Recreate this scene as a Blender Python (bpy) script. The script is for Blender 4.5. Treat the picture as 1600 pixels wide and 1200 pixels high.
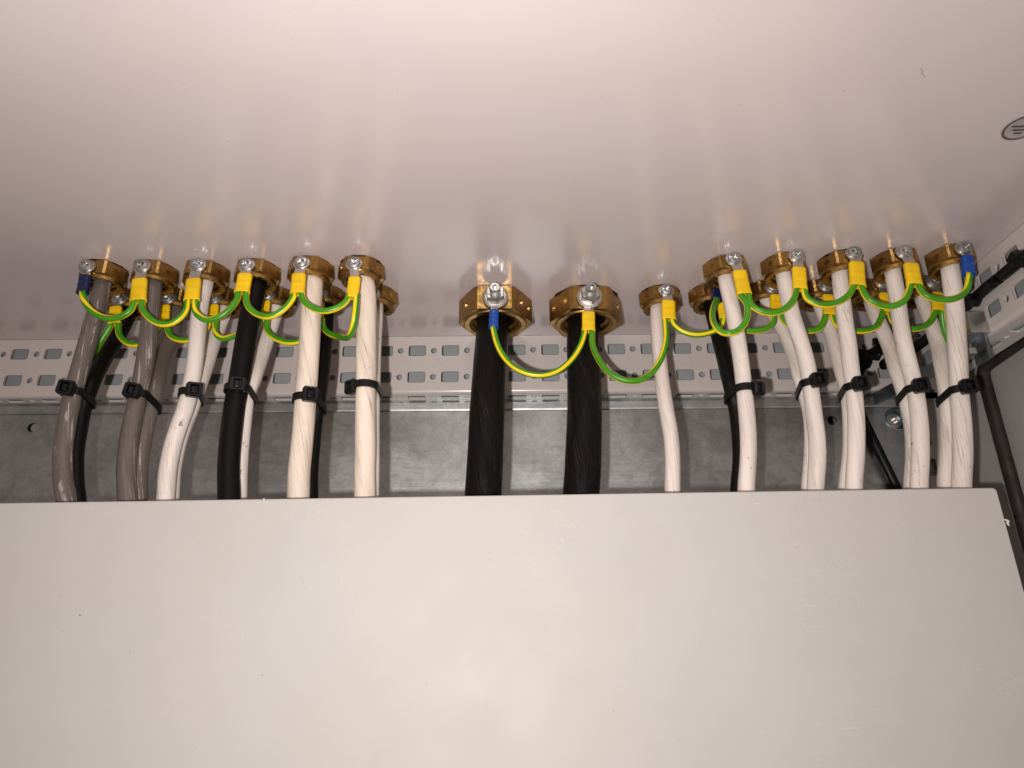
import bpy, math, random
from mathutils import Vector as V, Matrix
random.seed(7)
PI = math.pi
sc = bpy.context.scene
for o in list(bpy.data.objects): bpy.data.objects.remove(o)

# ------------------------------------------------------------------ camera
FPX, PITCH, ROLL = 1109.0, math.radians(21.4), math.radians(-0.5)
F = V((0, math.cos(PITCH), math.sin(PITCH)))
R0 = V((1, 0, 0)); U0 = R0.cross(F)
RT = R0*math.cos(ROLL)+U0*math.sin(ROLL); UP = RT.cross(F)
cam = bpy.data.cameras.new('camera'); co = bpy.data.objects.new('camera', cam)
sc.collection.objects.link(co); sc.camera = co
cam.sensor_width = 36; cam.lens = FPX/1600*36; cam.clip_start = .01; cam.clip_end = 50
co.matrix_world = Matrix((RT, UP, -F)).transposed().to_4x4()

# ------------------------------------------------------------------ light: the phone's flash and a dim warm room
w = bpy.data.worlds.new('World'); sc.world = w; w.use_nodes = True
w.node_tree.nodes['Background'].inputs[0].default_value = (1.0, .84, .78, 1)
w.node_tree.nodes['Background'].inputs[1].default_value = .225
fl = bpy.data.lights.new('flash', 'AREA'); fl.shape = 'DISK'; fl.size = .009
fl.energy = 1.82; fl.color = (1, .948, .918)
fo = bpy.data.objects.new('flash', fl); sc.collection.objects.link(fo)
fo.location = (-.030, -.010, -.015)
fo.rotation_euler = (math.radians(90+27), 0, 0)
sc.view_settings.view_transform = 'Standard'; sc.view_settings.look = 'None'
sc.view_settings.exposure = .03; sc.view_settings.gamma = 1
sc.render.engine = 'CYCLES'

# ------------------------------------------------------------------ pixel of the 1600x1200 photo -> point on a known plane
def ray(x, y): return F+RT*((x-800)/FPX)+UP*((600-y)/FPX)
def onY(x, y, Y): r = ray(x, y); return r*(Y/r.y)
def onX(x, y, X): r = ray(x, y); return r*(X/r.x)
def onZ(x, y, Z): r = ray(x, y); return r*(Z/r.z)
YR = .496; H = .473*YR; XS = .5995*YR; YPL = .5105; XW = .336; YPAN = .370

# ------------------------------------------------------------------ materials
def newmat(name):
    m = bpy.data.materials.new(name); m.use_nodes = True
    nt = m.node_tree; return m, nt, nt.nodes['Principled BSDF']
class N:
    def __init__(s, nt): s.nt = nt
    def n(s, t, **kw):
        nd = s.nt.nodes.new(t)
        for k, v in kw.items():
            if k.startswith('_'): setattr(nd, k[1:], v)
        return nd
    def l(s, a, b): s.nt.links.new(a, b)
    def math(s, op, a, b=None, c=None, clamp=False):
        nd = s.nt.nodes.new('ShaderNodeMath'); nd.operation = op; nd.use_clamp = clamp
        for i, x in enumerate((a, b, c)):
            if x is None: continue
            if isinstance(x, (int, float)): nd.inputs[i].default_value = x
            else: s.l(x, nd.inputs[i])
        return nd.outputs[0]
    def noise(s, vec, scale, detail=3, rough=.5, dist=0):
        nd = s.nt.nodes.new('ShaderNodeTexNoise')
        nd.inputs['Scale'].default_value = scale; nd.inputs['Detail'].default_value = detail
        nd.inputs['Roughness'].default_value = rough; nd.inputs['Distortion'].default_value = dist
        s.l(vec, nd.inputs['Vector']); return nd.outputs['Fac']
    def ramp(s, fac, lo, hi, a=0., b=1.):
        nd = s.nt.nodes.new('ShaderNodeMapRange'); nd.interpolation_type = 'SMOOTHSTEP'
        nd.inputs[1].default_value = lo; nd.inputs[2].default_value = hi
        nd.inputs[3].default_value = a; nd.inputs[4].default_value = b
        s.l(fac, nd.inputs[0]); return nd.outputs[0]
    def mix(s, fac, a, b):
        nd = s.nt.nodes.new('ShaderNodeMix'); nd.data_type = 'RGBA'
        for i, x in ((0, fac), (6, a), (7, b)):
            if isinstance(x, (int, float)): nd.inputs[i].default_value = x
            elif isinstance(x, tuple): nd.inputs[i].default_value = (*x, 1)
            else: s.l(x, nd.inputs[i])
        return nd.outputs[2]
    def bump(s, h, strength, dist, bsdf):
        nd = s.nt.nodes.new('ShaderNodeBump')
        nd.inputs['Strength'].default_value = strength; nd.inputs['Distance'].default_value = dist
        s.l(h, nd.inputs['Height']); s.l(nd.outputs[0], bsdf.inputs['Normal'])
    def coord(s, scale=(1, 1, 1)):
        tc = s.nt.nodes.new('ShaderNodeNewGeometry')
        mp = s.nt.nodes.new('ShaderNodeMapping'); mp.inputs['Scale'].default_value = scale
        s.l(tc.outputs['Position'], mp.inputs['Vector']); return mp.outputs[0]

def paint(name, col, rough, peel=.02, peel_scale=1500, dirt=.05, scratch=0, spec=.5):
    m, nt, b = newmat(name); g = N(nt); c = g.coord()
    blotch = g.noise(c, 14, 4, .6)
    col2 = tuple(x*(1-dirt*2.2) for x in col)
    base = g.mix(g.ramp(blotch, .35, .7), col, col2)
    tint = g.noise(c, 5, 2); base = g.mix(g.ramp(tint, .4, .62, 0, .5), base, (col[0]*1.02, col[1]*.955, col[2]*.95))
    speck = g.noise(c, 420, 1, .5)
    base = g.mix(g.ramp(speck, .78, .82, 0, .25), base, tuple(x*.45 for x in col))
    rg = g.ramp(g.noise(c, 30, 3), .3, .7, rough*.88, rough*1.15)
    if scratch:
        for (sx, sy, sz, s0) in ((2.2, 1, 60, 9), (50, 1, 3, 11), (16, 1, 40, 7)):
            cc = g.coord((sx, sy, sz)); n1 = g.noise(cc, s0, 2, .5, .6)
            ln = g.ramp(g.math('ABSOLUTE', g.math('SUBTRACT', n1, .5)), .0, .0035, 1, 0)
            msk = g.ramp(g.noise(c, 11+sx*.1, 2), .56, .68)
            f = g.math('MULTIPLY', g.math('MULTIPLY', ln, msk), scratch)
            base = g.mix(f, base, (.92, .90, .88))
            sm = g.ramp(g.noise(c, 9+sx, 3, .6, 1.5), .55, .75, 0, scratch*.14)
            base = g.mix(sm, base, tuple(x*.72 for x in col))
    g.l(base, b.inputs['Base Color']); g.l(rg, b.inputs['Roughness'])
    b.inputs['Specular IOR Level'].default_value = spec
    g.bump(g.noise(c, peel_scale, 2, .5), peel, .0006, b)
    return m

def metal(name, col, rough, var=.25, scale=160, bump=.05, metallic=1.0, aniso=None, dirt=0, dirtcol=(.03, .02, .01)):
    m, nt, b = newmat(name); g = N(nt); c = g.coord(aniso or (1, 1, 1))
    n1 = g.noise(c, scale, 4, .6); n2 = g.noise(c, scale*.15, 3, .6)
    base = g.mix(g.ramp(n2, .3, .7), tuple(x*(1-var) for x in col), tuple(min(1, x*(1+var*.5)) for x in col))
    if dirt:
        base = g.mix(g.ramp(g.noise(c, scale*.5, 4, .65), .5, .72, 0, dirt), base, dirtcol)
    g.l(base, b.inputs['Base Color'])
    g.l(g.ramp(n1, .25, .75, rough*.75, rough*1.3), b.inputs['Roughness'])
    b.inputs['Metallic'].default_value = metallic
    g.bump(n1, bump, .0008, b); return m

def jacket(name, col, line, lineamt, rough, lay=9, scuff=0, spots=0, bumpamt=.35, scuffcol=(.75, .70, .65)):
    """cable sheath: fine helical grooves that follow the strands below (UV: u round, v along in metres)"""
    m, nt, b = newmat(name); g = N(nt)
    uv = nt.nodes.new('ShaderNodeUVMap').outputs[0]
    sp = nt.nodes.new('ShaderNodeSeparateXYZ'); g.l(uv, sp.inputs[0])
    u, v = sp.outputs[0], sp.outputs[1]
    oi = nt.nodes.new('ShaderNodeObjectInfo'); rnd = oi.outputs['Random']
    wob = g.math('MULTIPLY', g.math('SINE', g.math('MULTIPLY', v, 23)), .012)
    h = g.math('MULTIPLY', g.math('ADD', g.math('ADD', u, wob), g.math('MULTIPLY', v, lay)), 2*PI)
    cb = nt.nodes.new('ShaderNodeCombineXYZ')
    g.l(g.math('ADD', g.math('MULTIPLY', g.math('COSINE', h), 1.0), g.math('MULTIPLY', rnd, 40)), cb.inputs[0])
    g.l(g.math('SINE', h), cb.inputs[1]); g.l(g.math('MULTIPLY', v, 2.6), cb.inputs[2])
    hv = cb.outputs[0]
    n1 = g.noise(hv, 3.2, 3, .55, .25); n2 = g.noise(hv, 7.5, 2, .5, .2)
    l1 = g.ramp(g.math('ABSOLUTE', g.math('SUBTRACT', n1, .5)), .0, .017, 1, 0)
    l2 = g.ramp(g.math('ABSOLUTE', g.math('SUBTRACT', n2, .5)), .0, .018, .6, 0)
    ln = g.math('MAXIMUM', l1, l2)
    cv = nt.nodes.new('ShaderNodeCombineXYZ'); g.l(g.math('MULTIPLY', rnd, 30), cv.inputs[0])
    g.l(g.math('MULTIPLY', v, 14), cv.inputs[1]); g.l(g.math('SINE', h), cv.inputs[2])
    patch = g.ramp(g.noise(cv.outputs[0], 1.4, 2), .40, .60, .2, 1)
    ln = g.math('MULTIPLY', ln, patch)
    tone = g.noise(cv.outputs[0], .9, 3, .6)
    base = g.mix(g.ramp(tone, .3, .75), col, tuple(x*.84 for x in col))
    base = g.mix(g.math('MULTIPLY', ln, lineamt), base, line)
    if spots:
        c = g.coord(); ns = g.noise(c, 260, 2, .6); nm = g.noise(c, 42, 2)
        f = g.math('MULTIPLY', g.ramp(ns, .64, .70), g.ramp(nm, .56, .64))
        base = g.mix(g.math('MULTIPLY', f, spots), base, (.09, .06, .045))
    if scuff:
        n3 = g.noise(hv, 2.1, 5, .75, .8); c = g.coord((1, 1, .25))
        f = g.math('MULTIPLY', g.ramp(n3, .56, .62), g.ramp(g.noise(c, 130, 4, .7), .47, .55))
        base = g.mix(g.math('MULTIPLY', f, scuff), base, scuffcol)
    g.l(base, b.inputs['Base Color']); b.inputs['Roughness'].default_value = rough
    if col[0] < .05: b.inputs['Specular IOR Level'].default_value = .18
    hgt = g.math('SUBTRACT', g.math('MULTIPLY', n1, .8), g.math('MULTIPLY', ln, .35))
    g.bump(hgt, bumpamt, .0012, b); return m

def earthmat():
    m, nt, b = newmat('green_yellow_insulation'); g = N(nt)
    uv = nt.nodes.new('ShaderNodeUVMap').outputs[0]
    sp = nt.nodes.new('ShaderNodeSeparateXYZ'); g.l(uv, sp.inputs[0])
    fr = g.math('FRACT', g.math('MULTIPLY', sp.outputs[0], 2))
    d = g.math('ABSOLUTE', g.math('SUBTRACT', fr, .5))         # 0 in the stripe's middle
    n = g.math('MULTIPLY', g.math('SUBTRACT', g.noise(g.coord(), 300, 2), .5), .02)
    f = g.ramp(g.math('ADD', d, n), .15, .175, 1, 0)
    c = g.coord(); dk = g.ramp(g.noise(c, 90, 3), .35, .7)
    gr = g.mix(dk, (.065, .31, .006), (.045, .235, .005))
    g.l(g.mix(f, gr, (.93, .66, .008)), b.inputs['Base Color'])
    b.inputs['Roughness'].default_value = .33
    g.bump(g.noise(c, 250, 2), .05, .0008, b)
    return m

def plastic(name, col, rough, bump=.05, scale=300, var=.1):
    m, nt, b = newmat(name); g = N(nt); c = g.coord()
    g.l(g.mix(g.ramp(g.noise(c, scale*.3, 3), .35, .7), col, tuple(x*(1-var*2) for x in col)), b.inputs['Base Color'])
    g.l(g.ramp(g.noise(c, scale*.5, 3), .3, .7, rough*.85, rough*1.2), b.inputs['Roughness'])
    g.bump(g.noise(c, scale, 3), bump, .001, b); return m

GREY = (.56, .515, .485)
M = {}
M['ceil'] = paint('gloss_grey_paint', (.615, .540, .530), .19, peel=.05, peel_scale=900, dirt=.02, spec=.85)
M['rail'] = paint('rail_grey_paint', (.60, .545, .515), .26, peel=.04, peel_scale=1200, dirt=.03)
M['wall'] = paint('wall_grey_paint', (.45, .43, .42), .35, peel=.04, dirt=.03)
M['panel'] = paint('cover_grey_plastic', (.512, .494, .468), .50, peel=.03, peel_scale=700, dirt=.015, scratch=.42, spec=.16)
M['slotback'] = paint('inner_grey_sheet', (.37, .40, .405), .35, dirt=.03)
M['brass'] = metal('brass', (.46, .275, .088), .36, var=.28, scale=420, bump=.12, dirt=.45, dirtcol=(.13, .065, .018))
M['steel'] = metal('zinc_steel', (.60, .595, .58), .36, var=.2, scale=500, bump=.08)
M['tin'] = metal('tinned_copper', (.74, .69, .66), .38, var=.1, scale=600, bump=.04)
M['steeldk'] = metal('blued_zinc', (.30, .36, .38), .30, var=.2, scale=90, bump=.02)
M['dark'] = plastic('black_rubber', (.012, .010, .009), .55)
M['gasket'] = plastic('seal_rubber', (.030, .020, .019), .62, bump=.2, scale=220, var=.3)
M['tie'] = plastic('black_nylon', (.006, .0055, .0055), .36, bump=.02); M['tie'].node_tree.nodes['Principled BSDF'].inputs['Specular IOR Level'].default_value = .3
M['yellow'] = plastic('yellow_vinyl', (.95, .60, .004), .45, bump=.06, scale=260, var=.08)
M['blue'] = plastic('blue_vinyl', (.008, .070, .36), .33, bump=.05)
M['navy'] = plastic('navy_vinyl', (.006, .013, .065), .35, bump=.05)
M['speck'] = plastic('dust', (.20, .17, .15), .7); M['smudge'] = plastic('smudge', (.45, .385, .37), .5); M['disc'] = plastic('label_grey', (.43, .395, .385), .4)
M['ink'] = plastic('dark_ink', (.13, .095, .09), .5)
M['white'] = jacket('white_sheath', (.86, .765, .69), (.20, .13, .10), .60, .42, lay=5, spots=.7, bumpamt=.3)
M['cream'] = jacket('cream_sheath', (.86, .735, .61), (.24, .14, .09), .72, .42, lay=7, spots=.5, bumpamt=.35)
M['grey'] = jacket('grey_sheath', (.148, .119, .102), (.075, .06, .05), .5, .27, lay=3.5, scuff=.5, bumpamt=.35)
M['black'] = jacket('black_sheath', (.0055, .0048, .0045), (.003, .003, .003), .4, .36, lay=5, bumpamt=.25)
M['blackrib'] = jacket('ribbed_black_sheath', (.0065, .0055, .005), (.003, .003, .003), .4, .36, lay=4, scuff=.14, bumpamt=1.0, scuffcol=(.10, .085, .075))
M['earth'] = earthmat()

def galv():
    m, nt, b = newmat('galvanised_sheet'); g = N(nt); c = g.coord()
    vo = nt.nodes.new('ShaderNodeTexVoronoi'); vo.inputs['Scale'].default_value = 230; g.l(c, vo.inputs['Vector'])
    n = g.noise(c, 26, 4, .65, .6); n2 = g.noise(g.coord((1, 1, 14)), 60, 3, .6); n3 = g.noise(c, 900, 2, .6)
    base = g.mix(g.ramp(n, .3, .72), (.44, .455, .455), (.60, .60, .59))
    base = g.mix(g.ramp(vo.outputs['Color'], .2, .9, 0, .22), base, (.20, .215, .22))
    base = g.mix(g.ramp(n3, .5, .75, 0, .35), base, (.16, .165, .165))
    sl = g.ramp(g.math('ABSOLUTE', g.math('SUBTRACT', g.noise(g.coord((6, 1, 40)), 5, 2, .5, .8), .5)), 0, .003, .5, 0)
    base = g.mix(g.math('MULTIPLY', sl, g.ramp(n, .5, .6)), base, (.8, .8, .78))
    g.l(base, b.inputs['Base Color']); b.inputs['Metallic'].default_value = .95
    g.l(g.math('ADD', g.ramp(n2, .3, .7, .33, .40), g.ramp(n, .3, .7, 0, .05)), b.inputs['Roughness'])
    g.bump(g.math('ADD', g.math('MULTIPLY', n3, .5), n2), .07, .0006, b); return m
M['galv'] = galv()

# ------------------------------------------------------------------ mesh helpers
COL = sc.collection
def link(name, me, mat, parent=None, smooth=False):
    if mat: me.materials.append(M[mat])
    for p in me.polygons: p.use_smooth = smooth
    o = bpy.data.objects.new(name, me); COL.objects.link(o)
    if parent: o.parent = parent
    return o
def absloc(p):
    l = V((0, 0, 0))
    while p: l = l+p.location; p = p.parent
    return l
def obj(name, vs, fs, mat, parent=None, smooth=False, uvs=None, origin=None):
    """mesh from world-space vertices; uvs = per-vertex-per-face list in loop order"""
    off = absloc(parent) if parent else V((0, 0, 0))
    org = V(origin) if origin is not None else off
    me = bpy.data.meshes.new(name); me.from_pydata([tuple(V(v)-org) for v in vs], [], fs); me.update()
    if uvs:
        ul = me.uv_layers.new(name='UVMap')
        for i, q in enumerate(uvs): ul.data[i].uv = q
    o = link(name, me, mat, parent, smooth); o.location = org-off
    return o
def empty(name, loc):
    e = bpy.data.objects.new(name, None); COL.objects.link(e); e.location = loc; e.empty_display_size = .01; return e
def tag(o, label, cat, group=None):
    o['label'] = label; o['category'] = cat
    if group: o['group'] = group
    return o
def structure(o): o['kind'] = 'structure'; return o
class MB:
    def __init__(s): s.v = []; s.f = []
    def add(s, vs, fs):
        k = len(s.v); s.v += [V(q) for q in vs]; s.f += [tuple(i+k for i in f) for f in fs]; return s
    def box(s, x0, x1, y0, y1, z0, z1, c=0):
        return s.frame_box(V(((x0+x1)/2, (y0+y1)/2, (z0+z1)/2)), V((1, 0, 0)), V((0, 1, 0)), V((0, 0, 1)),
                           abs(x1-x0)/2, abs(y1-y0)/2, abs(z1-z0)/2, c)
    def frame_box(s, ctr, ax, ay, az, hx, hy, hz, c=0):
        """box with chamfered edges of size c"""
        if c <= 0:
            vs = [ctr+ax*(hx*a)+ay*(hy*b_)+az*(hz*d) for a in (-1, 1) for b_ in (-1, 1) for d in (-1, 1)]
            return s.add(vs, [(0, 1, 3, 2), (4, 6, 7, 5), (0, 4, 5, 1), (2, 3, 7, 6), (0, 2, 6, 4), (1, 5, 7, 3)])
        import bmesh
        bm = bmesh.new(); bmesh.ops.create_cube(bm, size=2)
        for v in bm.verts: v.co = V((v.co.x*hx, v.co.y*hy, v.co.z*hz))
        bmesh.ops.bevel(bm, geom=bm.edges[:], offset=c, segments=2, affect='EDGES', profile=.6)
        bm.verts.index_update()
        vs = [ctr+ax*v.co.x+ay*v.co.y+az*v.co.z for v in bm.verts]; fs = [tuple(v.index for v in f.verts) for f in bm.faces]
        bm.free(); return s.add(vs, fs)
    def lathe(s, prof, n, ctr, ax, ay, az, gear=None, cap0=True, cap1=True):
        """profile [(r,h)] turned round az"""
        k = len(s.v)
        for j, (r, h) in enumerate(prof):
            for i in range(n):
                a = 2*PI*i/n; rr = r*(gear(i, j) if gear else 1)
                s.v.append(ctr+ax*(rr*math.cos(a))+ay*(rr*math.sin(a))+az*h)
        for j in range(len(prof)-1):
            for i in range(n):
                i2 = (i+1) % n; s.f.append((k+j*n+i, k+j*n+i2, k+(j+1)*n+i2, k+(j+1)*n+i))
        if cap0: s.f.append(tuple(k+i for i in reversed(range(n))))
        if cap1: s.f.append(tuple(k+(len(prof)-1)*n+i for i in range(n)))
        return s
    def build(s, name, mat, parent=None, smooth=False, origin=None):
        return obj(name, s.v, s.f, mat, parent, smooth, None, origin)
def frame(n, upv=V((0, 0, 1))):
    n = n.normalized(); a = upv.cross(n)
    if a.length < 1e-4: a = V((1, 0, 0)).cross(n)
    a.normalize(); return a, n.cross(a), n

def catmull(P, sub):
    """centripetal-ish Catmull-Rom through the points"""
    out = []; n = len(P)
    for i in range(n-1):
        p0 = P[i-1] if i > 0 else P[i]*2-P[i+1]
        p1, p2 = P[i], P[i+1]; p3 = P[i+2] if i+2 < n else P[i+1]*2-P[i]
        for k in range(sub):
            t = k/sub
            out.append(.5*((2*p1)+(p2-p0)*t+(2*p0-5*p1+4*p2-p3)*t*t+(3*p1-p0-3*p2+p3)*t**3))
    out.append(P[-1].copy()); return out
def relax(P, it):
    for _ in range(it):
        P = [P[0]]+[(P[i-1]+P[i]*2+P[i+1])/4 for i in range(1, len(P)-1)]+[P[-1]]
    return P
def tube(name, path, r, mat, parent=None, nseg=20, ang=None, origin=None, lump=None):
    """tube with UV: u = angle from the side that faces -Y (plus ang(t)), v = metres along"""
    vs = []; fs = []; uv = []; n = len(path); L = [0]
    for i in range(1, n): L.append(L[-1]+(path[i]-path[i-1]).length)
    us = []
    for i, p in enumerate(path):
        t = (path[min(i+1, n-1)]-path[max(i-1, 0)]).normalized()
        n1 = V((0, -1, 0)); n1 = (n1-t*n1.dot(t)).normalized(); n2 = t.cross(n1)
        rr = r[i] if isinstance(r, list) else r
        a0 = ang(L[i]/max(L[-1], 1e-9)) if ang else 0
        us.append(a0)
        for k in range(nseg):
            a = 2*PI*k/nseg; q = rr*(lump(a, L[i]) if lump else 1)
            vs.append(p+n1*(q*math.cos(a))+n2*(q*math.sin(a)))
    for i in range(n-1):
        for k in range(nseg):
            k2 = (k+1) % nseg
            fs.append((i*nseg+k, (i+1)*nseg+k, (i+1)*nseg+k2, i*nseg+k2))
            for (ii, kk) in ((i, k), (i+1, k), (i+1, k+1), (i, k+1)):
                uv.append((kk/nseg-us[ii]/(2*PI), L[ii]))
    for base, rev in ((0, False), ((n-1)*nseg, True)):
        c = [base+k for k in range(nseg)]
        fs.append(tuple(reversed(c)) if rev else tuple(c)); uv += [(0, 0)]*nseg
    return obj(name, vs, fs, mat, parent, True, uv, origin)

def perforated(mb, ub, vb, holes, P, thick, taper=1.):
    """sheet of cells between breaks ub x vb; holes[(i,j)] = (cu,cv,hu,hv,power); P(u,v,w)->point, w = depth behind the face"""
    for i in range(len(ub)-1):
        for j in range(len(vb)-1):
            u0, u1, v0, v1 = ub[i], ub[i+1], vb[j], vb[j+1]
            h = holes.get((i, j))
            if not h:
                mb.add([P(u0, v0, 0), P(u1, v0, 0), P(u1, v1, 0), P(u0, v1, 0)], [(0, 1, 2, 3)]); continue
            cu, cv, hu, hv, pw = h
            angs = [2*PI*k/28 for k in range(28)]
            if pw > 3:
                al = math.atan2(hv, hu)
                angs = [k*PI/2 for k in range(4)]+[(sg*al+bs+dd) % (2*PI) for sg, bs in ((1, 0), (-1, PI), (1, PI), (-1, 2*PI)) for dd in (-.16, -.09, -.045, -.018, 0, .018, .045, .09, .16)]
            for uu in (u0, u1):
                for vv in (v0, v1): angs.append(math.atan2(vv-cv, uu-cu) % (2*PI))
            angs = sorted(angs); A = []; B = []; C = []
            for a in angs:
                c, s_ = math.cos(a), math.sin(a)
                ri = (abs(c/hu)**pw+abs(s_/hv)**pw)**(-1/pw)
                ro = min(((u1-cu) if c > 0 else (u0-cu))/c if abs(c) > 1e-9 else 9e9,
                         ((v1-cv) if s_ > 0 else (v0-cv))/s_ if abs(s_) > 1e-9 else 9e9)
                A.append(P(cu+c*ro, cv+s_*ro, 0)); B.append(P(cu+c*ri, cv+s_*ri, 0)); C.append(P(cu+c*ri*taper, cv+s_*ri*taper, thick))
            m = len(angs)
            mb.add(A+B+C, [(k, (k+1) % m, m+(k+1) % m, m+k) for k in range(m)]
                   + [(m+k, m+(k+1) % m, 2*m+(k+1) % m, 2*m+k) for k in range(m)])

# ================================================================== SETTING: the cabinet
mb = MB(); mb.box(-.62, XW+.03, -.12, YPL+.03, H, H+.002)
structure(mb.build('ceiling', 'ceil'))
# right side wall beyond the frame
mb = MB(); mb.box(XW, XW+.002, -.12, YPL+.03, -.45, H-.0002)
structure(mb.build('side_wall', 'wall'))
mb = MB(); mb.box(-.62, XW-.0005, YPL+.022, YPL+.024, -.45, H-.0002)
structure(mb.build('back_wall', 'slotback'))

# ---- perforated rails (real slots and screw holes, folded lower flange)
ZB = .1872; BR = .0032
def rail_profile(a):
    """a = distance down the section from the ceiling -> (depth behind face, z, normal(d,z))"""
    lf = H-ZB-BR-.0003
    if a <= lf: return 0, H-.0003-a, (1, 0)
    a -= lf; arc = BR*PI/2
    if a <= arc:
        t = a/BR; return BR-BR*math.cos(t), ZB+BR-BR*math.sin(t), (math.cos(t), math.sin(t))
    return BR+(a-arc), ZB, (0, 1)
LF = H-ZB-BR-.0003; ARC = BR*PI/2
def make_rail(name, s0, s1, anchor, W, depth, label):
    pitch = .02535; hp = pitch/2
    k0 = math.ceil((s0-anchor)/hp+.5); k1 = math.floor((s1-anchor)/hp-.5)
    ub = [s0]+[anchor+(k-.5)*hp for k in range(k0, k1+2)]+[s1]
    zr = [H-.2227, H-.2010]
    vb = [0, (zr[0]+zr[1])/2+.0002, LF]
    holes = {}
    def fill(j, cv, hh, rr):
        for q, k in enumerate(range(k0, k1+1)):
            i = q+1; cu = anchor+k*hp
            holes[(i, j)] = (cu, cv, .0066, hh, 9) if k % 2 == 0 else (cu, cv, rr, rr, 2)
    fill(0, zr[0], .0044, .0023); fill(1, zr[1], .0044, .0023)
    def P(u, v, w_):
        d, z, nn = rail_profile(v); return W(u, d+nn[0]*w_, z+nn[1]*w_)
    e = tag(empty(name, W((s0+s1)/2, 0, ZB)), label, 'rail')
    mb = MB(); perforated(mb, ub, vb, holes, P, .0016)
    mb.build('rail_face', 'rail', e)
    mb = MB(); nb = 6
    for i in range(nb):
        a0, a1 = LF+ARC*i/nb, LF+ARC*(i+1)/nb
        mb.add([P(s0, a0, 0), P(s1, a0, 0), P(s1, a1, 0), P(s0, a1, 0)], [(0, 1, 2, 3)])
    mb.build('fold', 'rail', e, smooth=True)
    holes = {}; vb = [LF+ARC, LF+ARC+depth-BR]
    fill(0, LF+ARC+(depth-BR)*.48, .0036, .0022)
    mb = MB(); perforated(mb, ub, vb, holes, P, .0016); mb.build('lower_flange', 'rail', e)
    q = .0128
    mb = MB(); mb.add([W(s0, q, ZB+.003), W(s1, q, ZB+.003), W(s1, q, H-.001), W(s0, q, H-.001)], [(0, 1, 2, 3)])
    mb.add([W(s0, .0035, ZB+.0024), W(s1, .0035, ZB+.0024), W(s1, depth, ZB+.0024), W(s0, depth, ZB+.0024)], [(0, 1, 2, 3)])
    mb.build('inner_sheet', 'slotback', e)
    return e
make_rail('perforated_rail', -.62, XS-.0005, -.0468, lambda s, d, z: V((s, YR+d, z)), YPL-YR-.0005,
          'long grey perforated rail along the back under the ceiling')
make_rail('perforated_rail', -.11, YR-.0005, .3663, lambda s, d, z: V((XS+d, s, z)), .0235,
          'grey perforated side rail running towards the camera at the right edge')

# ---- galvanised mounting plate with two holes and a crease
ZP = ZB-.0004; ZC = onY(800, 641, YPL).z
h1 = onY(50, 668, YPL); h2 = onY(1300, 657, YPL)
e = tag(empty('mounting_plate', (0, YPL, -.30)), 'dull galvanised steel plate behind the cables below the back rail', 'plate')
PX1 = .303
pbt = onY(1401.5, 655, YPL); RBOLT = .0086
ub = [-.62, h1.x-.02, h1.x+.02, h2.x-.02, h2.x+.02, pbt.x-.0105, PX1]
vb = [-.30, h1.z-.012, ZC-.0004]
perf = {(1, 1): (h1.x, h1.z, .0036, .0036, 2), (3, 1): (h2.x, h2.z, .0036, .0036, 2), (5, 1): (pbt.x, pbt.z, RBOLT, RBOLT, 2)}
mb = MB(); perforated(mb, ub, vb, perf, lambda u, v, w_: V((u, YPL+w_, v)), .002); mb.build('sheet', 'galv', e)
mb = MB()
mb.add([V((-.62, YPL, ZC)), V((PX1, YPL, ZC)), V((PX1, YPL-.0006, ZC+.0012)), V((-.62, YPL-.0006, ZC+.0012)),
        V((PX1, YPL-.0012, ZP-.002)), V((-.62, YPL-.0012, ZP-.002)), V((PX1, YPL-.0011, ZP+.0003)), V((-.62, YPL-.0011, ZP+.0003)),
        V((-.62, YPL+.0015, ZC-.0002)), V((PX1, YPL+.0015, ZC-.0002))],
       [(0, 1, 2, 3), (3, 2, 4, 5), (5, 4, 6, 7), (8, 9, 1, 0)])
mb.build('folded_edge', 'galv', e)
mb = MB(); mb.add([V((PX1, YPL, -.30)), V((PX1, YPL+.002, -.30)), V((PX1, YPL+.002, ZP)), V((PX1, YPL, ZP))], [(0, 1, 2, 3)])
mb.build('side_edge', 'galv', e)

# ---- corner post with slots
e = tag(empty('corner_post', (.32, YPL, -.44)), 'pale grey upright corner post with slots at right end of the steel plate', 'post')
pz = [onY(1468, 634, YPL).z-.0235*k for k in range(-1, 8)]
ub = [PX1+.0006, PX1+.0145, XW-.0004]
vb = [-.44]+[(pz[k]+pz[k+1])/2 for k in reversed(range(0, 7))]+[ZB-.001]
perf = {(0, 7-k): (PX1+.0076, pz[k], .0046, .0066, 9) for k in range(1, 7)}
mb = MB(); perforated(mb, ub, vb, perf, lambda u, v, w_: V((u, YPL+.003+w_, v)), .0016); mb.build('post_face', 'rail', e)
mb = MB(); mb.box(PX1+.0006, XW-.001, YPL+.0085, YPL+.010, -.44, ZB-.001); mb.build('inner_sheet', 'slotback', e)

# ---- rubber seal round the side opening
XG = XW-.0055
c0 = onX(1537, 574, XG); yv = onX(1560, 675, XG).y; zt_ = onX(1600, 529, XG).z
zc_ = zt_*.5+c0.z*.5
path = [V((XG, .02, zt_)), V((XG, yv-.10, zt_)), V((XG, yv-.05, zt_)), V((XG, yv-.02, zc_)), V((XG, yv-.008, zc_-.0006)), V((XG, yv-.0022, zc_-.0030)), V((XG, yv, zc_-.0085)), V((XG, yv, zc_-.02))]
path += [V((XG, yv, z)) for z in (.12, .06, 0, -.1, -.42)]
o = tube('rubber_seal', catmull(path, 10), .0043, 'gasket', nseg=14, origin=path[-1],
         lump=lambda a, s: (1+.10*math.cos(2*a))*(1+.015*math.sin(s*310)))
tag(o, 'thick dark brown rubber seal bent round the corner of the right wall', 'seal')

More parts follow.
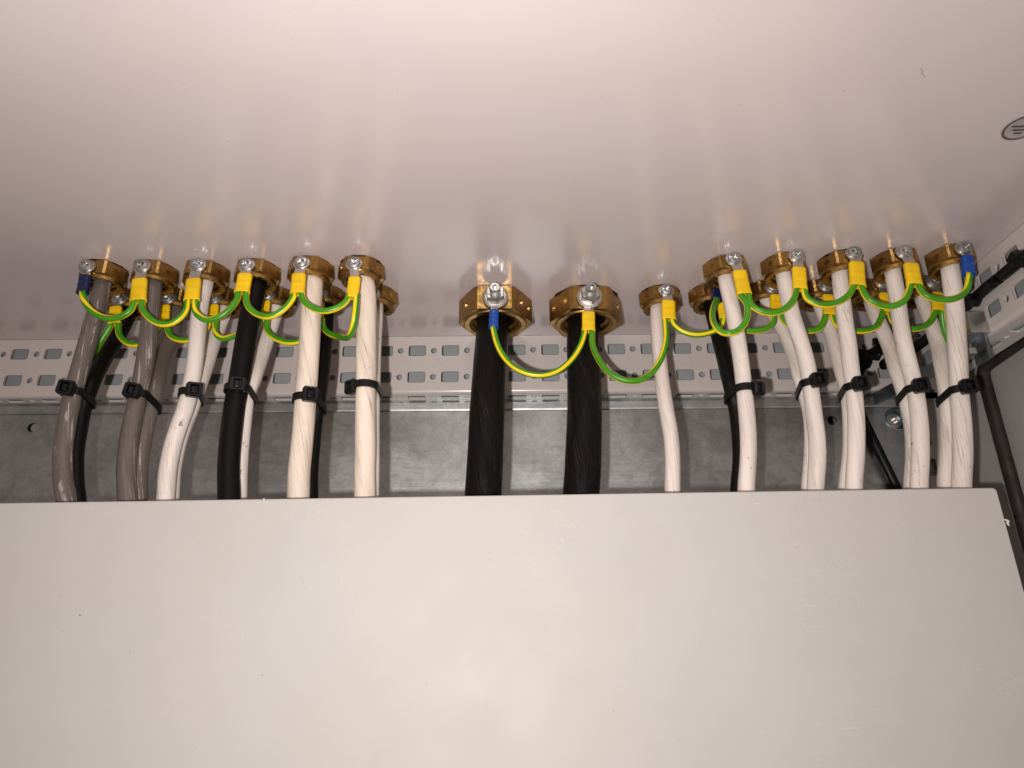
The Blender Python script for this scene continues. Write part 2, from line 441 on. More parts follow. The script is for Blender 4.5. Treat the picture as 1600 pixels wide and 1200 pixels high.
# ---- cover panel in front of the cables
zl = onY(0, 786, YPAN); zr_ = onY(1557, 762, YPAN)
sl = (zr_.z-zl.z)/(zr_.x-zl.x); xr = zr_.x; xl = -.60; TH = .0026
ztop = lambda x: zl.z+sl*(x-zl.x)
e = tag(empty('cover_panel', (0, YPAN, -.30)), 'wide pale grey cover panel across the lower half in front of the cables', 'panel')
xb = onY(1591, 887, YPAN).x
rc = .0022
out = [(xl, -.30), (xb, -.30), (xb, .03), (xr, ztop(xr)-rc)]
for k in range(1, 6):
    a = PI/2*k/6; out.append((xr-rc+rc*math.cos(a), ztop(xr)-rc+rc*math.sin(a)))
out += [(xr-rc, ztop(xr)), (xl, ztop(xl))]
mb = MB(); n = len(out); c = .0005
def ins(q, d):
    cx, cz = (xl+xr)/2, -.1
    return (q[0]+(d if q[0] < cx else -d), q[1]+(d if q[1] < cz else -d))
v0 = [V((q[0], YPAN+TH, q[1])) for q in out]; v1 = [V((q[0], YPAN+c, q[1])) for q in out]; v2 = [V((ins(q, c)[0], YPAN, ins(q, c)[1])) for q in out]
mb.add(v0+v1+v2, [tuple(range(n)), tuple(reversed(range(2*n, 3*n)))]
       + [(k, n+k, n+(k+1) % n, (k+1) % n) for k in range(n)] + [(n+k, 2*n+k, 2*n+(k+1) % n, n+(k+1) % n) for k in range(n)])
mb.build('sheet', 'panel', e)
p = onY(1574.5, 813, YPAN); q = onY(1577.5, 820, YPAN)
tube('torn_burr', catmull([V((p.x-.002, YPAN+.001, p.z+.001)), V((p.x+.0005, YPAN+.0006, p.z-.0002)), V((q.x-.0006, YPAN+.0004, q.z+.0010)), V((q.x-.0001, YPAN+.0002, q.z-.0006))], 5),
     [.0002+.0005*math.sin(PI*min(1, k/15)) for k in range(16)], 'white', e, 6)
for (x, y, r) in ((125, 961, .0005), (410, 1055, .0003), (412, 780.6, .0005)):
    p = onY(x, y, YPAN)
    if x == 412: p = V((p.x, p.y, ztop(p.x)))
    mb = MB(); mb.lathe([(r, 0), (r*.9, .0002), (r*.4, .0004)], 7, V((p.x, YPAN+.00005, p.z)), *frame(V((0, -1, 0))), gear=lambda i, j: .7+.5*random.random())
    mb.build('speck', 'speck' if x != 412 else 'white', e)

# ---- earth symbol on the ceiling, hair on the ceiling
cs = onZ(1598, 198.5, H); e = tag(empty('earth_symbol_label', cs), 'small round dark earth symbol printed on the ceiling at the right edge', 'label')
ax, ay = V((1, 0, 0)), V((0, 1, 0)); dn = V((0, 0, -1))
Rr = .0086
mb = MB(); mb.lathe([(Rr, .0001), (Rr, .00025)], 40, cs, ax, ay, dn); mb.build('disc', 'disc', e)
mb = MB(); k = len(mb.v)
for r in (Rr-.0011, Rr+.0001):
    for h in (.0003, .00045): mb.v += [cs+ax*(r*math.cos(2*PI*i/40))+ay*(r*math.sin(2*PI*i/40))+dn*h for i in range(40)]
for i in range(40):
    j = (i+1) % 40; mb.f += [(i+40, j+40, j+120, i+120), (i, j, j+40, i+40), (i+80, i+120, j+120, j+80)]
mb.build('ring', 'ink', e)
mb = MB(); mb.box(cs.x-.0005, cs.x+.0005, cs.y-Rr+.001, cs.y-.001, cs.z-.00045, cs.z-.00025); mb.build('stem', 'ink', e)
for (yy, hw) in ((-.0008, .0056), (.0016, .0038), (.0038, .0020)):
    mb = MB(); mb.box(cs.x-hw, cs.x+hw, cs.y+yy-.0006, cs.y+yy+.0006, cs.z-.00045, cs.z-.00025); mb.build('bar', 'ink', e)
a, b_, c_, d_ = onZ(1437, 106, H), onZ(1441, 110, H), onZ(1440, 114, H), onZ(1445, 119, H)
o = tube('hair', catmull([V((q.x, q.y, H-.0003)) for q in (a, b_, c_, d_)], 4), .00018, 'smudge', nseg=6, origin=V((b_.x, b_.y, H)))
tag(o, 'tiny faint hair stuck to the bare ceiling at upper right', 'hair')

# ================================================================== GLANDS
SM = dict(R=.0149, h=.0086, t=.0112, bore=.0083)
BG = dict(R=.0259, h=.0168, t=.0182, bore=.0158)
def hexnut(mb, ctr, rot, R, h, t, bore, facet_holes, hole_r, teeth):
    """hex earthing nut hanging from the ceiling at ctr; facet 0 faces -Y; facet_holes[k] = fractions along facet"""
    z0 = ctr.z-.0007; cb = R*.06; side = R-2*cb; ap = R*math.cos(PI/6)
    c60 = [(math.cos(rot-PI/2+k*PI/3), math.sin(rot-PI/2+k*PI/3)) for k in range(6)]
    ends = []
    zb = z0-h
    for k, (nx, ny) in enumerate(c60):
        tx, ty = -ny, nx
        def P(u, v, w_, nx=nx, ny=ny, tx=tx, ty=ty):
            return V((ctr.x+nx*(ap-w_)+tx*u, ctr.y+ny*(ap-w_)+ty*u, z0-v))
        fr = facet_holes.get(k, [.5])
        ub = [-side/2]+[-side/2+side*(fr[i]+fr[i+1])/2 for i in range(len(fr)-1)]+[side/2]
        hol = {(i, 0): (-side/2+side*fr[i], h*.5, hole_r, hole_r, 2) for i in range(len(fr))}
        perforated(mb, ub, [0, h], hol, P, .0026, .42)
        for f in fr:    # bottom of the threaded hole
            pts = [P(-side/2+side*f+hole_r*math.cos(2*PI*i/12), h*.5+hole_r*math.sin(2*PI*i/12), .0025) for i in range(12)]
            mb.add(pts, [tuple(range(12))])
        ends.append((P(-side/2, 0, 0), P(side/2, 0, 0), P(-side/2, h, 0), P(side/2, h, 0)))
    for k in range(6):
        a, b2 = ends[k], ends[(k+1) % 6]
        mb.add([a[1], b2[0], b2[2], a[3]], [(0, 1, 2, 3)])
    # lower chamfer, toothed ring, bore
    loop = []
    for k in range(6): loop += [ends[k][2], ends[k][3]]
    NT = 72; Rc = ap*.975
    def ring(r, z, g=0):
        return [V((ctr.x+r*math.cos(rot-PI/2-PI/6+2*PI*i/NT), ctr.y+r*math.sin(rot-PI/2-PI/6+2*PI*i/NT), z-(g if (i//2) % 2 else 0))) for i in range(NT)]
    hexr = []
    for i in range(NT):
        a = -PI/6+2*PI*i/NT; aa = ((a+PI/6) % (PI/3))-PI/6
        rr = min(ap/math.cos(aa), R*.968); hexr.append(V((ctr.x+rr*math.cos(a+rot-PI/2), ctr.y+rr*math.sin(a+rot-PI/2), zb)))
    zt = z0-t
    rings = [hexr, ring(Rc*.985, zb-(t-h)*.30), ring(Rc*.955, zt, teeth), ring(bore*1.14, zt, teeth*.5), ring(bore, zt+.0008), ring(bore, zt+.0035), ring(bore*.86, zt+.0042), ring(bore*.86, z0-.001)]
    k0 = len(mb.v)
    for r in rings: mb.v += r
    for j in range(len(rings)-1):
        for i in range(NT): mb.f.append((k0+j*NT+i, k0+(j+1)*NT+i, k0+(j+1)*NT+(i+1) % NT, k0+j*NT+(i+1) % NT))
def screw_mesh(mb, ctr, n, r, twist):
    """pan head with a cross recess, n = outward"""
    ax, ay, az = frame(n); ca, sa = math.cos(twist), math.sin(twist); ax, ay = ax*ca+ay*sa, ay*ca-ax*sa
    h = r*.62; NA, NR = 40, 9; k0 = len(mb.v)
    for j in range(NR+1):
        rr = r*j/NR
        for i in range(NA):
            a = 2*PI*i/NA; x, y = rr*math.cos(a), rr*math.sin(a); q = j/NR
            z = h*(1-.42*q*q) if q < .9 else h*(1-.42*q*q)-h*.18*((q-.9)/.1)
            arm = min(abs(x), abs(y)); dg = min(abs(x+y), abs(x-y))/1.414
            if rr < r*.62 and arm < r*.155: z -= h*.75*(1-rr/(r*.72))+h*.15
            elif rr < r*.45 and dg < r*.05: z -= h*.12
            mb.v.append(ctr+ax*x+ay*y+az*z)
    for i in range(NA): mb.v.append(ctr+ax*(r*math.cos(2*PI*i/NA))+ay*(r*math.sin(2*PI*i/NA)))
    for j in range(NR+1):
        for i in range(NA):
            i2 = (i+1) % NA; mb.f.append((k0+j*NA+i, k0+(j+1)*NA+i, k0+(j+1)*NA+i2, k0+j*NA+i2))
    mb.f.append(tuple(k0+i for i in range(NA)))

G = {}
def gland(key, px, py, screw, label, big=False, holes=None, rot=0, washer=False, group=None):
    D = BG if big else SM
    b = onZ(px, py, H-D['t']); ctr = V((b.x, b.y, H))
    e = tag(empty('cable_gland', ctr), label, 'gland', group)
    mb = MB(); hexnut(mb, ctr, rot, D['R'], D['h'], D['t'], D['bore'], holes or {}, .0021 if big else .00165, .0 if big else .00035)
    mb.build('hex_nut', 'brass', e)
    mb = MB(); rw = D['R']*(.905 if washer else .86)
    mb.lathe([(rw, .00005), (rw, .00066)], 40, ctr, V((1, 0, 0)), V((0, 1, 0)), V((0, 0, -1)),
             gear=lambda i, j: 1+(.02*math.sin(i*2.3+px) if washer else 0)); mb.build('sealing_washer', 'dark', e)
    mb = MB(); mb.lathe([(D['bore']*.84, .0012), (D['bore']*.84, .0065), (D['bore']*.5, .0066)], 32, ctr, V((1, 0, 0)), V((0, 1, 0)), V((0, 0, -1)))
    mb.build('seal_insert', 'dark', e)
    ap = D['R']*math.cos(PI/6); yf = ctr.y-ap
    g = dict(c=ctr, e=e, yf=yf, big=big)
    if screw:
        tng = .0012
        if not big:
            s = onY(screw[0], screw[1], yf-.0012); s.z = min(s.z, H-.0035); s.x = max(min(s.x, ctr.x+.006), ctr.x-.006)
            g['s'] = V((s.x, yf, s.z))
            sc_ = MB(); a, b2, n_ = frame(V((0, -1, 0)))
            sc_.lathe([(.0045, 0), (.0045, .0006), (.0042, .0007)], 32, V((s.x, yf-.0012, s.z)), a, b2, n_)
            so = sc_.build('spring_washer', 'steel', e)
            sc_ = MB(); screw_mesh(sc_, V((s.x, yf-.0019, s.z)), V((random.uniform(-.05, .05), -1, random.uniform(-.06, .02))), .0040, random.uniform(0, PI/2))
            sc_.lathe([(.0018, .0), (.0018, -.0055)], 12, V((s.x, yf-.0019, s.z)), a, b2, n_)
            sc_.build('screw', 'steel', e, smooth=False)
        else:
            s = onY(screw[0], screw[1], yf-.002); g['s'] = V((s.x, yf, s.z)); n_ = V((0, -1, 0)); a, b2, n_ = frame(n_)
            base = V((s.x, yf-.0012, s.z))
            mb = MB(); mb.lathe([(.0086, 0), (.0086, .0006), (.0074, .0016), (.0066, .0018)], 72, base, a, b2, n_, gear=lambda i, j: 1 if (j != 1 and j != 2) else (1.0 if i % 2 else .965)); mb.build('serrated_flange', 'tin', e)
            mb = MB(); k = len(mb.v)
            for (r, h) in ((.0066, .0018), (.0067, .0019), (.0067, .0056), (.0060, .0066), (.0040, .0066)):
                for i in range(6): mb.v.append(base+a*(r*math.cos(PI/6+i*PI/3+.1))+b2*(r*math.sin(PI/6+i*PI/3+.1))+n_*h)
            for j in range(4):
                for i in range(6): mb.f.append((k+j*6+i, k+j*6+(i+1) % 6, k+(j+1)*6+(i+1) % 6, k+(j+1)*6+i))
            mb.f.append(tuple(k+24+i for i in range(6)))
            mb.build('hex_nut_small', 'steel', e)
            prof = [(.0034, -.004)]; z = .0066
            while z < .0128: prof += [(.0031, z), (.0036, z+.00045)]; z += .0009
            prof += [(.0034, z), (.0030, z+.0006), (.0018, z+.0006), (.0017, z-.0035)]
            mb = MB(); mb.lathe(prof, 24, base, a, b2, n_); mb.build('threaded_stud', 'steel', e)
    G[key] = g; return g

o6 = ['first', 'second', 'third', 'fourth', 'fifth', 'sixth']
FL = [(159, 446, (135.5, 417)), (239, 446, (222, 416)), (320, 446, (309, 414)), (400, 444, (385.5, 414)), (484, 440, (471, 411)), (563.5, 440, (553, 412))]
for i, (x, y, s) in enumerate(FL):
    gland(f'F{i}', x, y, s, f'brass hexagonal gland nut, {o6[i]} from left in front row of left group', rot=random.uniform(-.05, .05), washer=i in (0, 5), group='brass gland nuts')
BL = [(199, 487, (186, 467)), (274, 486, (262, 466)), (348, 485, (334, 466)), (430, 484, (417.5, 462)), (507, 481, (500, 458)), (587, 481, (584, 460))]
for i, (x, y, s) in enumerate(BL):
    gland(f'B{i}', x, y, s, f'brass hexagonal gland nut, {o6[i]} from left in back row of left group', rot=random.uniform(-.05, .05), group='brass gland nuts')
gland('G0', 774, 507, (774, 463), 'large brass hexagonal gland nut with blue terminal, left of the two big ones', True, {5: [.5], 1: [.35, .78]}, group='large brass gland nuts')
gland('G1', 916, 507, (921.5, 463), 'large brass hexagonal gland nut with yellow terminal, right of the two big ones', True, {5: [.22, .78], 1: [.6]}, rot=.05, washer=True, group='large brass gland nuts')
gland('S', 1033, 482, (1041, 454), 'small brass gland nut standing alone right of the two large ones', rot=.03, washer=True, group='brass gland nuts')
FR = [(1136, 438, (1146.5, 404.5)), (1227, 434, (1245, 400)), (1317, 431, (1334, 394)), (1401, 428, (1413, 394)), (1488, 422, (1506, 389))]
for i, (x, y, s) in enumerate(FR):
    gland(f'RF{i}', x, y, s, f'brass hexagonal gland nut, {o6[i]} from left in front row of right group', rot=random.uniform(-.05, .05), washer=i == 2, group='brass gland nuts')
BRW = [(1111, 478, (1121, 447)), (1197, 474, (1207, 449)), (1279, 473, (1291, 446)), (1364, 472, (1379, 441)), (1443, 468, (1458, 441))]
for i, (x, y, s) in enumerate(BRW):
    gland(f'RB{i}', x, y, s, f'brass hexagonal gland nut, {o6[i]} from left in back row of right group', rot=random.uniform(-.05, .05), group='brass gland nuts')

# ================================================================== CABLES
C = {}
def cable(key, pts, r, mat, label, yb, mate=None, tie_from=1e9):
    """pts in photo pixels; depth runs from the gland above to yb at the panel; mate = cable it is tied to (touches it)"""
    g = G[key]['c']; P = [V((g.x, g.y, H-.002)), None]
    n = len(pts); y0, y1 = pts[0][1], pts[-1][1]
    for (x, y) in pts:
        t = (y-y0)/(y1-y0); yy = g.y+(yb-g.y)*min(1, t*1.6)**1.0
        p = onY(x, y, yy)
        if mate:
            c = C[mate]; q = at_z(c['path'], p.z)
            rs = c['r']+r+.0002
            tz = max(0., min(1., (y-tie_from+60)/60))
            for _ in range(3):
                dx = p.x-q.x; dy = math.sqrt(max(0, rs*rs-dx*dx))
                want = q.y+dy
                yy2 = max(yy*(1-tz)+want*tz, want)
                p = onY(x, y, yy2); q = at_z(c['path'], p.z)
        P.append(p)
    P[1] = V((g.x*.5+P[2].x*.5, g.y*.5+P[2].y*.5, (H+P[2].z)/2-.001))
    d = (P[-1]-P[-2]); d.z = -abs(d.z); d.normalize()
    k_ = .03/max(.3, -d.z); P.append(P[-1]+V((d.x*k_*.6, d.y*k_*.3, -.03))); P.append(P[-1]+V((d.x*k_*.2, 0, -.05)))
    path = relax(catmull(P, 7), 3)
    C[key] = dict(path=path, r=r)
    ph = random.uniform(0, 6)
    o = tube('cable', path, r, mat, nseg=28, origin=path[-1], lump=lambda a, s: 1+.012*math.sin(5*a+s*60+ph)+.008*math.sin(s*130+ph))
    tag(o, label, 'cable', 'cables hanging from the glands'); return o
def at_z(path, z):
    for i in range(len(path)-1):
        a, b = path[i], path[i+1]
        if (a.z-z)*(b.z-z) <= 0 and a.z != b.z: return a.lerp(b, (a.z-z)/(a.z-b.z))
    return path[0] if z > path[0].z else path[-1]
YB = .398
cable('F0', [(160, 447), (152, 480), (141, 520), (127, 568), (114, 615), (105, 660), (98, 710), (99, 755), (104, 787)], .0052, 'grey', 'grey scuffed cable, first from left in front row, bulging left', YB)
cable('F1', [(240, 447), (234, 505), (228, 555), (219, 605), (212, 635), (202, 685), (197, 735), (199, 785)], .0052, 'grey', 'grey cable, second from left in front row of left group', YB)
cable('F2', [(320, 447), (312, 482), (306, 555), (298, 605), (291, 635), (273, 685), (262, 735), (258, 785)], .0049, 'white', 'white cable, third from left in front row of left group', YB)
cable('F3', [(400, 446), (392, 485), (384, 532), (376, 580), (367, 630), (363, 660), (359, 700), (357, 740), (358, 782)], .0062, 'black', 'smooth black cable, fourth from left in front row of left group', YB)
cable('F4', [(489, 444), (486, 480), (484, 530), (481, 580), (477, 630), (475, 660), (471, 700), (467, 740), (466, 780)], .0063, 'cream', 'thick cream cable with spiral lines, fifth from left in front row', YB)
cable('F5', [(571, 444), (573, 480), (572, 530), (572, 580), (571, 630), (571, 700), (570, 740), (570, 778)], .0061, 'cream', 'cream cable, sixth from left in front row of left group', YB)
cable('B0', [(201, 490), (184, 525), (172, 545), (152, 580), (140, 607), (130, 637), (123, 672), (117, 710), (118, 760), (121, 786)], .0049, 'black', 'black cable behind the first grey cable at far left', .41, 'F0', 605)
cable('B1', [(275, 490), (270, 520), (255, 555), (244, 605), (236, 635), (224, 685), (217, 735), (217, 785)], .0050, 'grey', 'grey cable behind the second cable of left group, light scuffs', .41, 'F1', 610)
cable('B2', [(350, 490), (335, 530), (319, 580), (310, 605), (299, 637), (281, 685), (270, 735), (266, 785)], .0047, 'white', 'white cable half hidden behind the third cable of left group', .41, 'F2', 608)
cable('B3', [(431, 488), (421, 520), (409, 555), (397, 592), (386, 620), (381, 660), (377, 700), (374, 740), (373, 782)], .0046, 'white', 'thin white cable behind the smooth black cable of left group', .41, 'F3', 608)
cable('B4', [(511, 488), (508, 530), (504, 580), (498, 620), (492, 660), (488, 700), (485, 740), (484, 780)], .0047, 'black', 'black cable behind the fifth cable of left group', .41, 'F4', 620)
cable('B5', [(588, 486), (586, 520), (584, 560), (582, 610), (581, 660), (581, 720), (580, 778)], .0047, 'white', 'white cable hidden behind the sixth cable of left group', .41, 'F5', 605)
cable('G0', [(770, 505), (768, 535), (765, 575), (762, 625), (760, 660), (757, 740), (755, 772)], .0109, 'blackrib', 'thick black cable in the left large brass gland', .415)
cable('G1', [(913, 505), (911, 535), (912, 575), (913, 625), (913, 660), (911, 735), (908, 772)], .0109, 'blackrib', 'thick black ribbed cable in the right large brass gland', .415)
cable('S', [(1026, 480), (1028, 530), (1034, 590), (1041, 640), (1048, 680), (1051, 720), (1051, 767)], .0046, 'white', 'single white cable right of the two thick black cables', .405)
cable('RF0', [(1134, 438), (1146, 490), (1156, 550), (1162, 600), (1166, 640), (1169, 680), (1169, 720), (1166, 766)], .0048, 'white', 'white cable, first from left in front row of right group', YB)
cable('RF1', [(1225, 434), (1237, 490), (1250, 530), (1260, 565), (1266, 600), (1271, 640), (1276, 680), (1277, 720), (1274, 766)], .0048, 'white', 'white cable, second from left in front row of right group', YB)
cable('RF2', [(1312, 430), (1315, 460), (1320, 500), (1326, 540), (1330, 578), (1335, 615), (1338, 665), (1337, 715), (1334, 764)], .0048, 'white', 'white cable, third from left in front row of right group', YB)
cable('RF3', [(1395, 427), (1401, 460), (1406, 500), (1413, 540), (1420, 568), (1431, 615), (1437, 665), (1438, 715), (1436, 763)], .0048, 'white', 'white cable, fourth from left in front row of right group', YB)
cable('RF4', [(1485, 424), (1489.5, 460), (1493, 500), (1495.5, 540), (1497, 568), (1499, 615), (1503, 665), (1504, 715), (1502, 763)], .0053, 'white', 'rightmost white cable in front row of right group', YB)
cable('RB0', [(1112, 482), (1119, 510), (1125, 535), (1133, 565), (1143, 605), (1151, 640), (1156, 680), (1158, 720), (1154, 766)], .0049, 'black', 'black cable behind the first white cable of right group', .41, 'RF0', 605)
cable('RB1', [(1200, 476), (1222, 512), (1239, 552), (1250, 590), (1259, 618), (1266, 645), (1269, 680), (1268, 720), (1264, 766)], .0045, 'white', 'white cable behind the second front cable of right group', .41, 'RF1', 600)
cable('RB2', [(1281, 476), (1290, 500), (1300, 525), (1310, 562), (1318, 590), (1325, 615), (1329, 665), (1328, 715), (1322, 764)], .0045, 'white', 'white cable behind the third front cable of right group', .41, 'RF2', 605)
cable('RB3', [(1362, 475), (1374, 505), (1389, 540), (1400, 578), (1412, 610), (1425, 665), (1428, 715), (1425, 763)], .0046, 'white', 'white cable behind the fourth front cable of right group', .41, 'RF3', 605)
cable('RB4', [(1443, 472), (1455, 505), (1466, 540), (1471, 568), (1479, 615), (1482, 665), (1481, 715), (1478, 763)], .0047, 'white', 'white cable just left of the rightmost cable, behind it', .41, 'RF4', 610)

# ================================================================== CABLE TIES
def hull(pts):
    pts = sorted(set(pts))
    def half(ps):
        h = []
        for p in ps:
            while len(h) > 1 and (h[-1][0]-h[-2][0])*(p[1]-h[-2][1])-(h[-1][1]-h[-2][1])*(p[0]-h[-2][0]) <= 0: h.pop()
            h.append(p)
        return h[:-1]
    return half(pts)+half(pts[::-1])
def tie(kf, kb, px, py, label, ang=0., drop=0.):
    f, b = C[kf], C[kb]
    p = onY(px, py, .394); z = p.z
    a = at_z(f['path'], z); c = at_z(b['path'], z-drop)
    pts = []
    for (q, r) in ((a, f['r']+.0004), (c, b['r']+.0004)):
        for i in range(32): pts.append((round(q.x+r*math.cos(2*PI*i/32), 7), round(q.y+r*math.sin(2*PI*i/32), 7)))
    h = hull(pts); n = len(h); cx = sum(q[0] for q in h)/n; cy = sum(q[1] for q in h)/n
    e = tag(empty('cable_tie', V((cx, cy, z-.0024))), label, 'cable tie', 'black cable ties')
    zt = lambda x, y: z-drop*max(0, min(1, (y-a.y)/max(.001, (c.y-a.y))))
    vs = []; fs = []
    for i in range(n):
        (x, y), (x0, y0), (x1, y1) = h[i], h[i-1], h[(i+1) % n]
        nx, ny = (y1-y0), -(x1-x0); l = math.hypot(nx, ny) or 1; nx /= l; ny /= l
        zz = zt(x, y)
        for (th, dz_) in ((0, -.0023), (.0011, -.0021), (.0011, .0021), (0, .0023)): vs.append(V((x+nx*th, y+ny*th, zz+dz_)))
    for i in range(n):
        j = (i+1) % n
        for k in range(4): fs.append((i*4+k, j*4+k, j*4+(k+1) % 4, i*4+(k+1) % 4))
    obj('strap', vs, fs, 'tie', e)
    # head on the loop where the photo shows it
    best = min(range(n), key=lambda i: abs(onY(px, py, h[i][1]).x-h[i][0])+(0 if h[i][1] < cy+.002 else 9))
    (x, y), (x0, y0), (x1, y1) = h[best], h[best-2], h[(best+2) % n]
    nrm = V((y1-y0, -(x1-x0), 0)).normalized()
    nrm = (nrm+V((-x*.8, -y, 0)).normalized()*1.2).normalized(); nrm.z = -.10; nrm.normalize()
    ax, ay, az = frame(nrm); ca, sa = math.cos(ang), math.sin(ang); ax, ay = ax*ca+ay*sa, ay*ca-ax*sa
    ctr = V((x, y, z))+V((nrm.x, nrm.y, 0)).normalized()*.0020+nrm*.0012
    mb = MB(); hx, hy, hz = .0045, .0043, .0029
    # open box head: bevelled ring round a window
    outer = [(hx, hy-.001), (hx-.001, hy), (-hx+.001, hy), (-hx, hy-.001), (-hx, -hy+.001), (-hx+.001, -hy), (hx-.001, -hy), (hx, -hy+.001)]
    wx, wy = .0021, .0026
    inner = [(wx, wy-.0003), (wx-.0003, wy), (-wx+.0003, wy), (-wx, wy-.0003), (-wx, -wy+.0003), (-wx+.0003, -wy), (wx-.0003, -wy), (wx, -wy+.0003)]
    L = []
    for (loop, s_, d) in ((outer, .96, -hz), (outer, 1, -hz+.0008), (outer, 1, hz-.0009), (outer, .88, hz), (inner, 1.12, hz), (inner, 1, hz-.0005), (inner, .9, -hz*.2)):
        L += [ctr+ax*(q[0]*s_)+ay*(q[1]*s_)+az*d for q in loop]
    fs = [(j*8+i, j*8+(i+1) % 8, (j+1)*8+(i+1) % 8, (j+1)*8+i) for j in range(6) for i in range(8)]+[tuple(reversed(range(8))), tuple(48+i for i in range(8))]
    mb.add(L, fs); hd = mb.build('head', 'tie', e)
    mb = MB(); mb.frame_box(ctr+az*(hz*.3)-ax*.0004, ax, ay, az, .0011, .0019, .0014, .0003); mb.build('tail_stub', 'tie', hd)
TL = [('F0', 'B0', 104, 611, -.12, .003), ('F1', 'B1', 209, 615, -.15, .005), ('F2', 'B2', 301, 612, .05, .001), ('F3', 'B3', 370, 606, 0, .002), ('F4', 'B4', 484, 621, 0, .003), ('F5', 'B5', 558, 602, -.05, .001)]
for i, (a, b, x, y, an, dr) in enumerate(TL):
    tie(a, b, x, y, f'black cable tie round the {o6[i]} cable pair of left group', an, dr)
TR = [('RF0', 'RB0', 1175, 605, .1, .003), ('RF1', 'RB1', 1277, 598, .12, .003), ('RF2', 'RB2', 1344, 604, .08, .002), ('RF3', 'RB3', 1438, 607, .1, .003), ('RF4', 'RB4', 1512, 609, .08, .003)]
for i, (a, b, x, y, an, dr) in enumerate(TR):
    tie(a, b, x, y, f'black cable tie round the {o6[i]} cable pair of right group', an, dr)

# ================================================================== RING TERMINALS
LUG = {}
def lug(key, gk, top, bot, wpx, mat, label, yoff=0.):
    g = G[gk]; yf = g['yf']; big = g['big']
    s = g['s'] if 's' in g else V((g['c'].x, yf, H-.005))
    yl = yf-.0007-yoff; scale = FPX/(V((s.x, yl, s.z)).dot(F))
    T = onY(top[0], top[1], yl-.0016-yoff); B = onY(bot[0], bot[1], yl-.0024-yoff*1.5)
    hw = wpx/scale/2
    e = tag(empty('ring_terminal', B), label, 'terminal', 'crimped ring terminals')
    # flat tongue: ring + neck
    S = V((s.x, yl, s.z)); d = (T-S); dl = d.length; d.normalize(); nrm = V((0, -1, 0)); nrm = (nrm-d*nrm.dot(d)).normalized(); sd = d.cross(nrm)
    Rr_ = .0072 if big else .0051; nk = min(hw*.72, .0032)
    out = []
    a0 = math.asin(min(.95, nk/Rr_))
    for i in range(21):
        a = a0+(2*PI-2*a0)*i/20; out.append((Rr_*math.cos(a), Rr_*math.sin(a)))
    out += [(dl+.002, -nk*1.05), (dl+.002, nk*1.05)]
    m = len(out); vs = [S+d*q[0]+sd*q[1]-nrm*.0003 for q in out]+[S+d*q[0]+sd*q[1]+nrm*.0004 for q in out]
    obj('ring_tongue', vs, [tuple(reversed(range(m))), tuple(range(m, 2*m))]+[(k, (k+1) % m, m+(k+1) % m, m+k) for k in range(m)], 'tin', e)
    # insulating sleeve: flattened tube with crimp waves, flared at the wire end
    ax_ = (B-T); Ls = ax_.length; ax_.normalize(); nr = V((0, -1, 0)); nr = (nr-ax_*nr.dot(ax_)).normalized(); sx = ax_.cross(nr)
    NS, NR_ = 24, 18; vs = []; fs = []; ph = random.uniform(0, 6)
    dp = hw*(.54 if mat == 'yellow' else .80)
    for j in range(NR_+1):
        t = j/NR_
        crimp = .10*math.exp(-((t-.36)/.09)**2)+.07*math.exp(-((t-.66)/.08)**2)
        fl_ = 1+.07*max(0, (t-.75)/.25)-.05*(1 if j == 0 else 0)
        wv = 1+.012*math.sin(t*34+ph)
        for k in range(NS):
            a = 2*PI*k/NS; c, s_ = math.cos(a), math.sin(a); pw = 2.9
            rr = (abs(c)**pw+abs(s_)**pw)**(-1/pw)
            vs.append(T.lerp(B, t)+sx*(hw*fl_*wv*rr*c)+nr*(dp*(1-crimp*1.6)*fl_*rr*s_))
    for j in range(NR_):
        for k in range(NS): fs.append((j*NS+k, j*NS+(k+1) % NS, (j+1)*NS+(k+1) % NS, (j+1)*NS+k))
    fs.append(tuple(reversed(range(NS))))
    k0 = len(vs)
    for k in range(NS):
        q = vs[NR_*NS+k]; vs.append(B+(q-B)*.86)
    for k in range(NS): vs.append(B+(vs[NR_*NS+k]-B)*.80-ax_*.004)
    for q in (k0-NS, k0):
        for k in range(NS): fs.append((q+k, q+(k+1) % NS, q+NS+(k+1) % NS, q+NS+k))
    fs.append(tuple(k0+NS+k for k in range(NS)))
    obj('insulating_sleeve', vs, fs, mat, e, True)
    LUG[key] = dict(T=T, B=B, ax=ax_, sx=sx, hw=hw, y=B.y)
lug('F0', 'F0', (133.5, 432), (129, 458), 17, 'navy', 'dark blue ring terminal on the leftmost front gland')
for i, (t, b, w_) in enumerate([((218.5, 437), (216, 471.5), 23.5), ((303, 437), (299.5, 470.5), 23), ((383.5, 429), (378, 458), 22.5), ((467.5, 429), (465, 460), 22), ((554.5, 434), (550, 466), 19)]):
    lug(f'F{i+1}', f'F{i+1}', t, b, w_, 'yellow', f'yellow sleeved terminal on the {o6[i+1]} front gland of left group')
for i, (t, b, w_) in enumerate([((181, 480), (179, 507), 19), ((257.5, 478), (255.5, 506), 17), ((334, 477), (331.5, 506), 16), ((415, 471), (412, 500), 15.5), ((499, 473), (497, 503), 16)]):
    lug(f'B{i}', f'B{i}', t, b, w_, 'yellow', f'yellow sleeved terminal on the {o6[i]} back gland of left group')
lug('G0', 'G0', (772, 486), (771, 513), 15, 'blue', 'bright blue ring terminal bolted to the left large gland')
lug('G1', 'G1', (919.5, 488.5), (919.5, 518), 20, 'yellow', 'yellow sleeved terminal bolted to the right large gland')
lug('S', 'S', (1044, 471), (1045, 500), 21, 'yellow', 'yellow sleeved terminal on the lone small gland')
